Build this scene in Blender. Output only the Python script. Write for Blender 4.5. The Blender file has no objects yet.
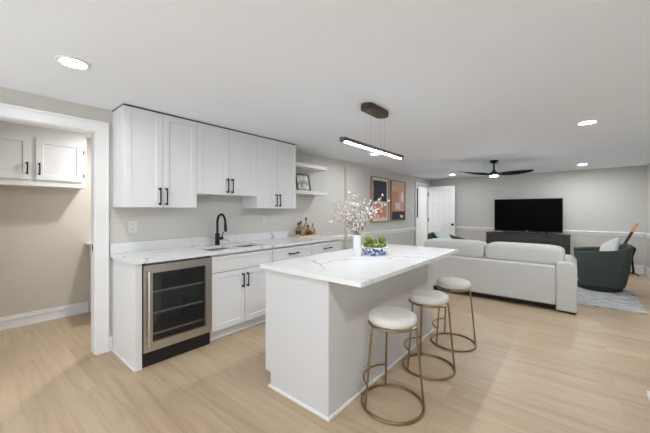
import bpy, bmesh, math, random
from mathutils import Vector, Matrix, noise

# ------------------------------------------------------------------ camera, world, exposure
SC = bpy.context.scene
COL = SC.collection
cam_data = bpy.data.cameras.new('camera')
cam = bpy.data.objects.new('camera', cam_data)
COL.objects.link(cam)
cam.location = (3.3686, -0.8786, 1.3241)
cam.rotation_euler = (math.pi / 2, 0, 0.6949)
cam_data.sensor_width = 36.0
cam_data.lens = 297.68 / 650 * 36.0
cam_data.shift_y = -(216.5 - 210.618) / 650
cam_data.clip_start = 0.05
SC.camera = cam

WORLD_STRENGTH = 1.9
LED = 170.0          # pendant strip radiance
DOWN = 480.0         # recessed lights
FAN = 420.0
world = bpy.data.worlds.new('world')
SC.world = world
world.use_nodes = True
bg = world.node_tree.nodes['Background']
bg.inputs[0].default_value = (0.94, 0.98, 1.0, 1)
bg.inputs[1].default_value = WORLD_STRENGTH
SC.view_settings.view_transform = 'Standard'
SC.view_settings.look = 'None'
SC.view_settings.gamma = 1.0
SC.view_settings.use_curve_mapping = False
SC.view_settings.exposure = 0.09

random.seed(7)
PI = math.pi
CEIL = 2.272


def lin(r, g, b):
    f = lambda c: (c / 12.92) if c <= 0.04045 else ((c + 0.055) / 1.055) ** 2.4
    return (f(r / 255), f(g / 255), f(b / 255), 1.0)


# ------------------------------------------------------------------ materials
MATS = {}


def new_mat(name):
    m = bpy.data.materials.new(name)
    m.use_nodes = True
    MATS[name] = m
    return m, m.node_tree.nodes, m.node_tree.links, m.node_tree.nodes['Principled BSDF']


def plain(name, col, rough=0.5, metal=0.0, spec=0.5, bump=0.0, bscale=200.0, var=0.0, vscale=6.0, coat=0.0):
    """principled colour with a little procedural variation and bump"""
    m, N, L, p = new_mat(name)
    p.inputs['Base Color'].default_value = col
    p.inputs['Roughness'].default_value = rough
    p.inputs['Metallic'].default_value = metal
    p.inputs['Specular IOR Level'].default_value = spec
    p.inputs['Coat Weight'].default_value = coat
    tc = N.new('ShaderNodeTexCoord')
    if var > 0:
        nz = N.new('ShaderNodeTexNoise')
        nz.inputs['Scale'].default_value = vscale
        nz.inputs['Detail'].default_value = 4
        L.new(tc.outputs['Object'], nz.inputs['Vector'])
        mix = N.new('ShaderNodeMix')
        mix.data_type = 'RGBA'
        mix.inputs[6].default_value = tuple(c * (1 - var) for c in col[:3]) + (1,)
        mix.inputs[7].default_value = tuple(min(1, c * (1 + var)) for c in col[:3]) + (1,)
        L.new(nz.outputs['Fac'], mix.inputs[0])
        L.new(mix.outputs[2], p.inputs['Base Color'])
    if bump > 0:
        nb = N.new('ShaderNodeTexNoise')
        nb.inputs['Scale'].default_value = bscale
        nb.inputs['Detail'].default_value = 2
        L.new(tc.outputs['Object'], nb.inputs['Vector'])
        b = N.new('ShaderNodeBump')
        b.inputs['Strength'].default_value = bump
        b.inputs['Distance'].default_value = 0.004
        L.new(nb.outputs['Fac'], b.inputs['Height'])
        L.new(b.outputs['Normal'], p.inputs['Normal'])
    return m


def emit(name, col, strength):
    m, N, L, p = new_mat(name)
    p.inputs['Base Color'].default_value = (0.8, 0.8, 0.8, 1)
    p.inputs['Emission Color'].default_value = col
    p.inputs['Emission Strength'].default_value = strength
    return m


plain('wall_paint', (0.60, 0.585, 0.55, 1), 0.75, bump=0.05, bscale=300, var=0.012)
plain('ceiling_paint', (0.875, 0.91, 0.955, 1), 0.8, bump=0.05, bscale=200, var=0.01)
plain('trim_paint', (0.80, 0.80, 0.805, 1), 0.35, var=0.01)
plain('cabinet_paint', (0.74, 0.742, 0.75, 1), 0.38, var=0.01)
plain('island_paint', (0.61, 0.61, 0.62, 1), 0.42, var=0.01)
plain('gap_shade', (0.03, 0.03, 0.03, 1), 0.7, var=0.05)  # painted shade for the slit above the wall cabinets
plain('black_metal', (0.012, 0.012, 0.013, 1), 0.35, 0.6, var=0.05)
plain('black_plastic', (0.012, 0.012, 0.013, 1), 0.45, var=0.05)
plain('steel', (0.56, 0.53, 0.49, 1), 0.33, 1.0, var=0.05, vscale=3)
plain('sink_steel', (0.5, 0.5, 0.5, 1), 0.38, 1.0, var=0.05)
plain('chrome_rail', (0.8, 0.8, 0.8, 1), 0.15, 1.0, var=0.02)
plain('rail_white', (0.85, 0.85, 0.85, 1), 0.3, 0.3, var=0.02)
plain('fridge_interior', (0.30, 0.31, 0.32, 1), 0.5, var=0.1)
plain('brass', (0.30, 0.225, 0.135, 1), 0.33, 1.0, var=0.08, vscale=20)
plain('seat_leather', (0.70, 0.68, 0.64, 1), 0.5, bump=0.12, bscale=120, var=0.03)
plain('sofa_fabric', (0.55, 0.55, 0.545, 1), 0.95, bump=0.5, bscale=160, var=0.08, vscale=60, spec=0.15)
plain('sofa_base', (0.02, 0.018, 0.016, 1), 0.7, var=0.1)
plain('green_fabric', (0.060, 0.073, 0.067, 1), 0.85, bump=0.3, bscale=180, var=0.18, vscale=30, spec=0.25)
plain('pillow_fabric', (0.66, 0.66, 0.63, 1), 0.95, bump=0.4, bscale=140, var=0.05, spec=0.1)
plain('pillow_blue', (0.55, 0.62, 0.64, 1), 0.95, bump=0.4, bscale=140, var=0.05, spec=0.1)
plain('bronze', (0.085, 0.06, 0.045, 1), 0.35, 0.7, var=0.15, vscale=25)
plain('bar_bronze', (0.10, 0.09, 0.09, 1), 0.35, 0.7, var=0.1, vscale=25)
plain('tv_black', (0.006, 0.006, 0.007, 1), 0.5, spec=0.2, var=0.05)
plain('tv_screen', (0.0015, 0.0015, 0.0015, 1), 0.35, spec=0.03, var=0.02)
plain('tv_logo', (0.6, 0.6, 0.6, 1), 0.4, 0.5, var=0.02)
plain('white_ceramic', (0.84, 0.84, 0.85, 1), 0.18, var=0.01)
plain('plate_white', (0.70, 0.69, 0.66, 1), 0.4, var=0.01)
plain('slot_dark', (0.10, 0.10, 0.10, 1), 0.5, var=0.02)
plain('branch_bark', (0.20, 0.15, 0.11, 1), 0.8, var=0.2, vscale=40)
plain('petal_white', (0.74, 0.70, 0.67, 1), 0.7, var=0.06, vscale=30)
plain('petal_pink', (0.42, 0.26, 0.25, 1), 0.7, var=0.25, vscale=30)
plain('apple_stem', (0.10, 0.07, 0.04, 1), 0.8, var=0.1)
plain('fan_black', (0.008, 0.008, 0.010, 1), 0.6, spec=0.15, var=0.05)
plain('fan_blue', (0.03, 0.09, 0.14, 1), 0.35, 0.3, var=0.05)
plain('frame_oak', (0.36, 0.24, 0.15, 1), 0.5, var=0.15, vscale=20)
plain('frame_dark', (0.05, 0.04, 0.035, 1), 0.5, var=0.1)
plain('mat_board', (0.78, 0.74, 0.68, 1), 0.8, var=0.02)
plain('guitar_body', (0.03, 0.014, 0.01, 1), 0.25, var=0.2, vscale=8)
plain('guitar_head', (0.55, 0.36, 0.18, 1), 0.4, var=0.1, vscale=20)
plain('guitar_neck', (0.05, 0.022, 0.016, 1), 0.5, var=0.1, vscale=20)
plain('cork', (0.40, 0.27, 0.14, 1), 0.8, var=0.2)
plain('label_cream', (0.72, 0.62, 0.44, 1), 0.7, var=0.1, vscale=60)
plain('label_dark', (0.07, 0.04, 0.02, 1), 0.6, var=0.1)
plain('tray_wood', (0.66, 0.55, 0.40, 1), 0.55, var=0.12, vscale=15)
plain('cap_black', (0.015, 0.012, 0.012, 1), 0.4, var=0.05)
plain('cap_red', (0.16, 0.04, 0.04, 1), 0.4, var=0.05)
plain('step_grey', (0.45, 0.44, 0.43, 1), 0.9, bump=0.3, var=0.08, vscale=60)
plain('warm_lit_wall_paint', (0.60, 0.55, 0.485, 1), 0.75, bump=0.05, bscale=300, var=0.012)  # same paint as the main walls, warm light put into its colour
plain('cable', (0.5, 0.5, 0.5, 1), 0.4, 0.6, var=0.02)
emit('lamp_white', (0.94, 0.975, 1.0, 1), DOWN)
emit('lamp_dim', (0.94, 0.975, 1.0, 1), DOWN * 0.40)
emit('lamp_mid', (0.94, 0.975, 1.0, 1), DOWN * 0.55)
emit('lamp_bright', (0.97, 0.98, 0.97, 1), DOWN * 0.95)
emit('led_white', (0.94, 0.975, 1.0, 1), LED)
emit('fan_white', (0.94, 0.975, 1.0, 1), FAN)


def mat_console():
    m, N, L, p = new_mat('console_wood')
    tc = N.new('ShaderNodeTexCoord')
    mp = N.new('ShaderNodeMapping')
    mp.inputs['Scale'].default_value = (2, 2, 40)
    nz = N.new('ShaderNodeTexNoise')
    nz.inputs['Scale'].default_value = 3
    nz.inputs['Detail'].default_value = 6
    cr = N.new('ShaderNodeValToRGB')
    cr.color_ramp.elements[0].color = (0.018, 0.015, 0.013, 1)
    cr.color_ramp.elements[1].color = (0.055, 0.046, 0.04, 1)
    L.new(tc.outputs['Object'], mp.inputs[0]); L.new(mp.outputs[0], nz.inputs['Vector'])
    L.new(nz.outputs['Fac'], cr.inputs[0]); L.new(cr.outputs[0], p.inputs['Base Color'])
    p.inputs['Roughness'].default_value = 0.5


def mat_floor():
    m, N, L, p = new_mat('oak_planks')
    tc = N.new('ShaderNodeTexCoord')
    mp = N.new('ShaderNodeMapping')
    mp.inputs['Location'].default_value = (0.33, 0.07, 0)
    br = N.new('ShaderNodeTexBrick')
    br.offset = 0.37
    br.inputs['Color1'].default_value = (0.0, 0.0, 0.0, 1)
    br.inputs['Color2'].default_value = (1, 1, 1, 1)
    br.inputs['Mortar'].default_value = (0.5, 0.5, 0.5, 1)
    br.inputs['Scale'].default_value = 1.0
    br.inputs['Mortar Size'].default_value = 0.0018
    br.inputs['Mortar Smooth'].default_value = 0.3
    br.inputs['Brick Width'].default_value = 1.5
    br.inputs['Row Height'].default_value = 0.19
    L.new(tc.outputs['Object'], mp.inputs[0]); L.new(mp.outputs[0], br.inputs['Vector'])
    # per plank tone
    cr = N.new('ShaderNodeValToRGB')
    e = cr.color_ramp.elements
    e[0].color = (0.475, 0.355, 0.238, 1)
    e[1].color = (0.545, 0.422, 0.298, 1)
    L.new(br.outputs['Color'], cr.inputs[0])
    # grain, shifted per plank
    mg = N.new('ShaderNodeMapping')
    mg.inputs['Scale'].default_value = (0.8, 11, 1)
    add = N.new('ShaderNodeVectorMath'); add.operation = 'MULTIPLY_ADD'
    add.inputs[1].default_value = (7.3, 3.1, 0)
    L.new(br.outputs['Color'], add.inputs[0]); L.new(tc.outputs['Object'], add.inputs[2])
    L.new(add.outputs[0], mg.inputs[0])
    nz = N.new('ShaderNodeTexNoise')
    nz.inputs['Scale'].default_value = 1.6
    nz.inputs['Detail'].default_value = 7
    nz.inputs['Roughness'].default_value = 0.62
    nz.inputs['Distortion'].default_value = 0.7
    L.new(mg.outputs[0], nz.inputs['Vector'])
    gr = N.new('ShaderNodeValToRGB')
    gr.color_ramp.elements[0].position = 0.3
    gr.color_ramp.elements[0].color = (0.80, 0.78, 0.75, 1)
    gr.color_ramp.elements[1].position = 0.72
    gr.color_ramp.elements[1].color = (1.08, 1.08, 1.08, 1)
    L.new(nz.outputs['Fac'], gr.inputs[0])
    mu = N.new('ShaderNodeMix'); mu.data_type = 'RGBA'; mu.blend_type = 'MULTIPLY'
    mu.inputs[0].default_value = 1.0
    L.new(cr.outputs[0], mu.inputs[6]); L.new(gr.outputs[0], mu.inputs[7])
    mo = N.new('ShaderNodeMix'); mo.data_type = 'RGBA'
    mo.inputs[7].default_value = (0.36, 0.26, 0.17, 1)
    mf = N.new('ShaderNodeMath'); mf.operation = 'MULTIPLY'; mf.inputs[1].default_value = 0.35
    L.new(br.outputs['Fac'], mf.inputs[0]); L.new(mf.outputs[0], mo.inputs[0])
    L.new(mu.outputs[2], mo.inputs[6])
    L.new(mo.outputs[2], p.inputs['Base Color'])
    p.inputs['Roughness'].default_value = 0.42
    p.inputs['Specular IOR Level'].default_value = 0.4
    bp = N.new('ShaderNodeBump'); bp.inputs['Strength'].default_value = 0.08
    L.new(nz.outputs['Fac'], bp.inputs['Height']); L.new(bp.outputs[0], p.inputs['Normal'])


def mat_quartz():
    m, N, L, p = new_mat('veined_quartz')
    tc = N.new('ShaderNodeTexCoord')
    nd = N.new('ShaderNodeTexNoise'); nd.inputs['Scale'].default_value = 1.6; nd.inputs['Detail'].default_value = 5
    L.new(tc.outputs['Object'], nd.inputs['Vector'])
    ad = N.new('ShaderNodeVectorMath'); ad.operation = 'MULTIPLY_ADD'
    ad.inputs[1].default_value = (0.9, 0.9, 0.9)
    L.new(nd.outputs['Color'], ad.inputs[0]); L.new(tc.outputs['Object'], ad.inputs[2])
    vo = N.new('ShaderNodeTexVoronoi'); vo.feature = 'DISTANCE_TO_EDGE'; vo.inputs['Scale'].default_value = 1.5
    L.new(ad.outputs[0], vo.inputs['Vector'])
    cr = N.new('ShaderNodeValToRGB')
    cr.color_ramp.elements[0].position = 0.0
    cr.color_ramp.elements[0].color = (1, 1, 1, 1)
    cr.color_ramp.elements[1].position = 0.035
    cr.color_ramp.elements[1].color = (0, 0, 0, 1)
    L.new(vo.outputs['Distance'], cr.inputs[0])
    n2 = N.new('ShaderNodeTexNoise'); n2.inputs['Scale'].default_value = 2.4; n2.inputs['Detail'].default_value = 2
    L.new(tc.outputs['Object'], n2.inputs['Vector'])
    c2 = N.new('ShaderNodeValToRGB')
    c2.color_ramp.elements[0].position = 0.42
    c2.color_ramp.elements[1].position = 0.62
    L.new(n2.outputs['Fac'], c2.inputs[0])
    mm = N.new('ShaderNodeMath'); mm.operation = 'MULTIPLY'
    L.new(cr.outputs[0], mm.inputs[0]); L.new(c2.outputs[0], mm.inputs[1])
    mx = N.new('ShaderNodeMix'); mx.data_type = 'RGBA'
    mx.inputs[6].default_value = (0.75, 0.755, 0.765, 1)
    mx.inputs[7].default_value = (0.42, 0.42, 0.44, 1)
    L.new(mm.outputs[0], mx.inputs[0]); L.new(mx.outputs[2], p.inputs['Base Color'])
    p.inputs['Roughness'].default_value = 0.18
    p.inputs['Specular IOR Level'].default_value = 0.5


def mat_glass(name, tint, gloss=0.06):
    m, N, L, p = new_mat(name)
    N.remove(p)
    out = N['Material Output']
    tr = N.new('ShaderNodeBsdfTransparent'); tr.inputs[0].default_value = tint
    gl = N.new('ShaderNodeBsdfGlossy'); gl.inputs['Roughness'].default_value = 0.03
    fr = N.new('ShaderNodeFresnel'); fr.inputs[0].default_value = 1.45
    ms = N.new('ShaderNodeMixShader')
    L.new(fr.outputs[0], ms.inputs[0]); L.new(tr.outputs[0], ms.inputs[1]); L.new(gl.outputs[0], ms.inputs[2])
    L.new(ms.outputs[0], out.inputs[0])


def mat_rug():
    m, N, L, p = new_mat('rug_pile')
    tc = N.new('ShaderNodeTexCoord')
    mp = N.new('ShaderNodeMapping'); mp.inputs['Scale'].default_value = (2.2, 9, 1)
    nz = N.new('ShaderNodeTexNoise'); nz.inputs['Scale'].default_value = 2.6; nz.inputs['Detail'].default_value = 6
    nz.inputs['Roughness'].default_value = 0.7
    L.new(tc.outputs['Object'], mp.inputs[0]); L.new(mp.outputs[0], nz.inputs['Vector'])
    cr = N.new('ShaderNodeValToRGB')
    e = cr.color_ramp.elements
    e[0].position = 0.36; e[0].color = (0.17, 0.22, 0.28, 1)
    e[1].position = 0.66; e[1].color = (0.66, 0.63, 0.58, 1)
    q = e.new(0.47); q.color = (0.42, 0.45, 0.48, 1)
    q = e.new(0.56); q.color = (0.63, 0.61, 0.58, 1)
    L.new(nz.outputs['Fac'], cr.inputs[0]); L.new(cr.outputs[0], p.inputs['Base Color'])
    p.inputs['Roughness'].default_value = 0.95
    nb = N.new('ShaderNodeTexNoise'); nb.inputs['Scale'].default_value = 150
    L.new(tc.outputs['Object'], nb.inputs['Vector'])
    b = N.new('ShaderNodeBump'); b.inputs['Strength'].default_value = 0.5; b.inputs['Distance'].default_value = 0.004
    L.new(nb.outputs['Fac'], b.inputs['Height']); L.new(b.outputs[0], p.inputs['Normal'])


def mat_art(name, base, rects):
    """abstract painting: blocks of colour with ragged edges; rects = (y0,y1,z0,z1,color) in the canvas's own y,z"""
    m, N, L, p = new_mat(name)
    tc = N.new('ShaderNodeTexCoord')
    nz = N.new('ShaderNodeTexNoise'); nz.inputs['Scale'].default_value = 9; nz.inputs['Detail'].default_value = 5
    L.new(tc.outputs['Object'], nz.inputs['Vector'])
    ad = N.new('ShaderNodeVectorMath'); ad.operation = 'MULTIPLY_ADD'; ad.inputs[1].default_value = (0, 0.05, 0.07)
    L.new(nz.outputs['Color'], ad.inputs[0]); L.new(tc.outputs['Object'], ad.inputs[2])
    sx = N.new('ShaderNodeSeparateXYZ'); L.new(ad.outputs[0], sx.inputs[0])
    n2 = N.new('ShaderNodeTexNoise'); n2.inputs['Scale'].default_value = 5; n2.inputs['Detail'].default_value = 8
    L.new(tc.outputs['Object'], n2.inputs['Vector'])

    def math_(op, a, b):
        q = N.new('ShaderNodeMath'); q.operation = op
        for i, v in enumerate((a, b)):
            if isinstance(v, (int, float)):
                q.inputs[i].default_value = v
            else:
                L.new(v, q.inputs[i])
        return q.outputs[0]
    cur = None
    for (y0, y1, z0, z1, c) in rects:
        k = math_('MULTIPLY', math_('GREATER_THAN', sx.outputs[1], y0 + 0.025), math_('LESS_THAN', sx.outputs[1], y1 + 0.025))
        k2 = math_('MULTIPLY', math_('GREATER_THAN', sx.outputs[2], z0 + 0.035), math_('LESS_THAN', sx.outputs[2], z1 + 0.035))
        mask = math_('MULTIPLY', k, k2)
        mx = N.new('ShaderNodeMix'); mx.data_type = 'RGBA'
        L.new(mask, mx.inputs[0])
        if cur is None:
            mx.inputs[6].default_value = base
        else:
            L.new(cur, mx.inputs[6])
        mx.inputs[7].default_value = c
        cur = mx.outputs[2]
    mu = N.new('ShaderNodeMix'); mu.data_type = 'RGBA'; mu.blend_type = 'MULTIPLY'; mu.inputs[0].default_value = 0.45
    L.new(cur, mu.inputs[6]); L.new(n2.outputs['Fac'], mu.inputs[7])
    br = N.new('ShaderNodeMix'); br.data_type = 'RGBA'; br.blend_type = 'MULTIPLY'; br.inputs[0].default_value = 1
    br.inputs[7].default_value = (1.25, 1.25, 1.25, 1)
    L.new(mu.outputs[2], br.inputs[6]); L.new(br.outputs[2], p.inputs['Base Color'])
    p.inputs['Roughness'].default_value = 0.6


def mat_two(name, c1, c2, scale, lo, hi, rough=0.3, detail=3):
    m, N, L, p = new_mat(name)
    tc = N.new('ShaderNodeTexCoord')
    nz = N.new('ShaderNodeTexNoise'); nz.inputs['Scale'].default_value = scale; nz.inputs['Detail'].default_value = detail
    L.new(tc.outputs['Object'], nz.inputs['Vector'])
    cr = N.new('ShaderNodeValToRGB')
    cr.color_ramp.elements[0].position = lo; cr.color_ramp.elements[0].color = c1
    cr.color_ramp.elements[1].position = hi; cr.color_ramp.elements[1].color = c2
    L.new(nz.outputs['Fac'], cr.inputs[0]); L.new(cr.outputs[0], p.inputs['Base Color'])
    p.inputs['Roughness'].default_value = rough


mat_console(); mat_floor(); mat_quartz(); mat_rug()
mat_glass('dark_glass', (0.74, 0.75, 0.76, 1))
mat_glass('bottle_glass', (0.90, 0.88, 0.82, 1))
mat_glass('amber_glass', (0.80, 0.52, 0.20, 1))
mat_glass('clear_glass', (0.97, 0.97, 0.97, 1))
mat_two('apple_skin', (0.085, 0.14, 0.012, 1), (0.24, 0.29, 0.05, 1), 14, 0.35, 0.7, 0.3)
mat_two('bowl_pattern', (0.05, 0.10, 0.38, 1), (0.78, 0.80, 0.84, 1), 38, 0.47, 0.53, 0.2, 1)
mat_two('photo_print', (0.10, 0.09, 0.07, 1), (0.62, 0.58, 0.50, 1), 11, 0.40, 0.62, 0.4)
mat_two('amber_liquid', (0.50, 0.30, 0.12, 1), (0.66, 0.46, 0.24, 1), 10, 0.3, 0.7, 0.15)


# ------------------------------------------------------------------ mesh builder
class MB:
    def __init__(self):
        self.v = []; self.f = []

    def add(self, verts, faces):
        o = len(self.v)
        self.v += [tuple(p) for p in verts]
        self.f += [tuple(i + o for i in f) for f in faces]
        return self

    def box(self, x0, y0, z0, x1, y1, z1):
        x0, x1 = min(x0, x1), max(x0, x1); y0, y1 = min(y0, y1), max(y0, y1); z0, z1 = min(z0, z1), max(z0, z1)
        return self.add([(x0, y0, z0), (x1, y0, z0), (x1, y1, z0), (x0, y1, z0), (x0, y0, z1), (x1, y0, z1), (x1, y1, z1), (x0, y1, z1)],
                        [(0, 3, 2, 1), (4, 5, 6, 7), (0, 1, 5, 4), (1, 2, 6, 5), (2, 3, 7, 6), (3, 0, 4, 7)])

    def tube(self, pts, r, seg=8, closed=False):
        pts = [Vector(p) for p in pts]; n = len(pts)
        rr = r if isinstance(r, (list, tuple)) else [r] * n
        tang = []
        for i in range(n):
            a = pts[(i - 1) % n] if (closed or i > 0) else pts[i]
            b = pts[(i + 1) % n] if (closed or i < n - 1) else pts[i]
            tang.append((b - a).normalized())
        ref = Vector((0, 0, 1)) if abs(tang[0].z) < 0.9 else Vector((1, 0, 0))
        u = tang[0].cross(ref).normalized()
        V = []; F = []
        for i in range(n):
            t = tang[i]
            u = (u - t * u.dot(t)).normalized(); w = t.cross(u)
            for k in range(seg):
                a = 2 * PI * k / seg
                V.append(pts[i] + (u * math.cos(a) + w * math.sin(a)) * rr[i])
        m = n if closed else n - 1
        for i in range(m):
            for k in range(seg):
                a = i * seg + k; b = i * seg + (k + 1) % seg; j = (i + 1) % n
                F.append((a, b, j * seg + (k + 1) % seg, j * seg + k))
        if not closed:
            F.append(tuple(range(seg - 1, -1, -1))); F.append(tuple((n - 1) * seg + k for k in range(seg)))
        return self.add(V, F)

    def lathe(self, prof, c=(0, 0, 0), seg=32, sx=1.0, sy=1.0):
        V = []; F = []; rings = []
        for (r, z) in prof:
            if r < 1e-6:
                rings.append([len(V)]); V.append((c[0], c[1], c[2] + z))
            else:
                s = len(V)
                for k in range(seg):
                    a = 2 * PI * k / seg
                    V.append((c[0] + r * math.cos(a) * sx, c[1] + r * math.sin(a) * sy, c[2] + z))
                rings.append(list(range(s, s + seg)))
        for A, B in zip(rings, rings[1:]):
            for k in range(seg):
                a0, a1 = A[k % len(A)], A[(k + 1) % len(A)]; b0, b1 = B[k % len(B)], B[(k + 1) % len(B)]
                f = []
                for i in (a0, a1, b1, b0):
                    if i not in f:
                        f.append(i)
                if len(f) >= 3:
                    F.append(tuple(f))
        if len(rings[0]) > 1: F.append(tuple(reversed(rings[0])))
        if len(rings[-1]) > 1: F.append(tuple(rings[-1]))
        return self.add(V, F)

    def prism(self, poly, axis, a0, a1):
        """extrude polygon; axis 'z': poly=(x,y); 'y': poly=(x,z); 'x': poly=(y,z)"""
        def P(p, a):
            return {'z': (p[0], p[1], a), 'y': (p[0], a, p[1]), 'x': (a, p[0], p[1])}[axis]
        n = len(poly)
        V = [P(p, a0) for p in poly] + [P(p, a1) for p in poly]
        F = [tuple(reversed(range(n))), tuple(range(n, 2 * n))] + [(i, (i + 1) % n, n + (i + 1) % n, n + i) for i in range(n)]
        return self.add(V, F)

    def squad(self, c, s, e1=0.35, e2=0.35, nu=40, nv=20, rot=None):
        """superellipsoid: soft cushion"""
        def sp(x, e): return math.copysign(abs(x) ** e, x)
        V = []; F = []
        M = rot or Matrix.Identity(3)
        for j in range(nv + 1):
            ph = -PI / 2 + PI * j / nv
            for i in range(nu):
                th = 2 * PI * i / nu
                q = Vector((s[0] * sp(math.cos(ph), e1) * sp(math.cos(th), e2), s[1] * sp(math.cos(ph), e1) * sp(math.sin(th), e2), s[2] * sp(math.sin(ph), e1)))
                V.append(Vector(c) + M @ q)
        for j in range(nv):
            for i in range(nu):
                F.append((j * nu + i, j * nu + (i + 1) % nu, (j + 1) * nu + (i + 1) % nu, (j + 1) * nu + i))
        return self.add(V, F)

    def shaker(self, axis, front, thick, a0, a1, z0, z1, rail=0.055, rec=0.008, sign=1):
        """door slab with recessed centre. axis 'x': faces +-X, spans y a0..a1; axis 'y': faces +-Y, spans x"""
        back = front - sign * thick
        mid = front - sign * rec
        def P(d, a, z): return (d, a, z) if axis == 'x' else (a, d, z)
        A = [(a0, z0), (a1, z0), (a1, z1), (a0, z1)]
        B = [(a0 + rail, z0 + rail), (a1 - rail, z0 + rail), (a1 - rail, z1 - rail), (a0 + rail, z1 - rail)]
        q = 0.004
        Cc = [(a0 + rail + q, z0 + rail + q), (a1 - rail - q, z0 + rail + q), (a1 - rail - q, z1 - rail - q), (a0 + rail + q, z1 - rail - q)]
        V = [P(back, *p) for p in A] + [P(front, *p) for p in A] + [P(front, *p) for p in B] + [P(mid, *p) for p in Cc]
        F = [(3, 2, 1, 0), (12, 13, 14, 15)]
        for i in range(4):
            j = (i + 1) % 4
            F += [(i, j, 4 + j, 4 + i), (4 + i, 4 + j, 8 + j, 8 + i), (8 + i, 8 + j, 12 + j, 12 + i)]
        return self.add(V, F)

    def build(self, name, mat, parent=None, bev=0.0, bseg=2, smooth=35, flat=False, off=None):
        """one mesh object; off is subtracted from the vertices (the owning thing's location)"""
        me = bpy.data.meshes.new(name)
        if parent is not None:
            r = parent
            while r.parent: r = r.parent
            off = Vector(r.location) if off is None else Vector(off)
            loc = (0, 0, 0)
        else:
            if off is None:
                xs = [p[0] for p in self.v]; ys = [p[1] for p in self.v]; zs = [p[2] for p in self.v]
                off = Vector(((min(xs) + max(xs)) / 2, (min(ys) + max(ys)) / 2, min(zs)))
            loc = tuple(off)
        me.from_pydata([tuple(Vector(p) - Vector(off)) for p in self.v], [], self.f)
        bm = bmesh.new(); bm.from_mesh(me); bmesh.ops.recalc_face_normals(bm, faces=bm.faces); bm.to_mesh(me); bm.free()
        if not flat:
            for p in me.polygons: p.use_smooth = True
            me.set_sharp_from_angle(angle=math.radians(smooth))
        me.materials.append(MATS[mat])
        o = bpy.data.objects.new(name, me); COL.objects.link(o)
        o.location = loc
        if parent is not None: o.parent = parent
        if bev > 0:
            b = o.modifiers.new('bevel', 'BEVEL'); b.width = bev; b.segments = bseg; b.limit_method = 'ANGLE'; b.angle_limit = math.radians(40)
            b.harden_normals = False
        return o


def tag(o, label, cat, group=None, kind=None):
    o['label'] = label; o['category'] = cat
    if group: o['group'] = group
    if kind: o['kind'] = kind
    return o


def thing(name, label, cat, loc=(0, 0, 0), rotz=0.0, group=None):
    o = bpy.data.objects.new(name, None); COL.objects.link(o)
    o.empty_display_size = 0.1
    o.location = loc; o.rotation_euler = (0, 0, rotz)
    return tag(o, label, cat, group)


def struct(o, label=None):
    o['kind'] = 'structure'
    if label: o['label'] = label
    return o


def dup(root, loc, rotz, label):
    kids = {}
    for o in list(COL.objects):
        if o.parent: kids.setdefault(o.parent.name, []).append(o)

    def rec(src, par):
        c = src.copy(); COL.objects.link(c)
        if par is not None: c.parent = par
        for k in kids.get(src.name, []): rec(k, c)
        return c
    r = rec(root, None)
    r.location = loc; r.rotation_euler = (0, 0, rotz); r['label'] = label
    return r


def arc(c, r, a0, a1, n, z):
    return [(c[0] + r * math.cos(math.radians(a0 + (a1 - a0) * i / n)), c[1] + r * math.sin(math.radians(a0 + (a1 - a0) * i / n)), z) for i in range(n + 1)]


def stadium(cx, cy, hx, hy, n=10):
    """plan outline, long axis y, half sizes"""
    r = hx; L_ = hy - r
    return [(cx + r * math.cos(a), cy + L_ + r * math.sin(a)) for a in [PI * i / n for i in range(n + 1)]] + \
           [(cx + r * math.cos(a), cy - L_ + r * math.sin(a)) for a in [PI + PI * i / n for i in range(n + 1)]]


# ------------------------------------------------------------------ the room shell
YB = 8.24      # far wall
XR = 4.55      # right wall
m = MB().box(-2.2, -2.2, -0.1, 4.67, 8.5, 0.0)
struct(m.build('floor', 'oak_planks', off=(0, 0, 0), flat=True), 'light oak plank floor')
m = MB().box(-2.2, -2.2, CEIL, 4.67, 8.5, CEIL + 0.1)
struct(m.build('ceiling', 'ceiling_paint', flat=True), 'smooth white ceiling')
# left (kitchen) wall with pantry doorway and far doorway
D0, D1, DH = -1.10, -0.125, 2.052
H0, H1 = 7.13, 7.93
m = MB()
m.box(-0.12, -2.2, 0, 0, D0, CEIL); m.box(-0.12, D0, DH, 0, D1, CEIL); m.box(-0.12, D1, 0, 0, H0, CEIL)
m.box(-0.12, H0, 2.04, 0, H1, CEIL); m.box(-0.12, H1, 0, 0, YB, CEIL)
struct(m.build('wall_left', 'wall_paint', flat=True), 'greige wall behind the kitchen run')
m = MB().box(0.0, 3.735, 0, 0.06, 4.31, CEIL)
struct(m.build('trim_1', 'wall_paint', flat=True), 'shallow painted pilaster on the kitchen wall')
m = MB().box(-1.5, YB, 0, XR + 0.12, YB + 0.12, CEIL)
struct(m.build('wall_back', 'wall_paint', flat=True), 'greige wall behind the television')
m = MB().box(XR, -2.2, 0, XR + 0.12, YB, CEIL)
struct(m.build('wall_right', 'wall_paint', flat=True), 'wall at the right of the living area')
# pantry room
m = MB().box(-1.62, -2.2, 0, -1.5, 1.0, CEIL)
struct(m.build('wall_pantry_back', 'warm_lit_wall_paint', flat=True), 'back wall of the pantry, tinted beige for warm light')
m = MB().box(-1.5, 0.88, 0, -0.12, 1.0, CEIL); m.box(-1.5, -2.2, 0, -0.12, -2.1, CEIL)
struct(m.build('wall_pantry_side', 'warm_lit_wall_paint', flat=True), 'side walls of the pantry')
# room beyond the far doorway
m = MB().box(-1.62, 6.2, 0, -1.5, YB, CEIL); m.box(-1.5, 6.2, 0, -0.12, 6.3, CEIL)
struct(m.build('wall_hall', 'trim_paint', flat=True), 'white walls beyond the far doorway')
m = MB().box(-1.5, YB - 0.02, 0, -0.12, YB - 0.001, CEIL)
struct(m.build('wall_hall_end', 'trim_paint', flat=True), 'white end wall beyond the far doorway')

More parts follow.
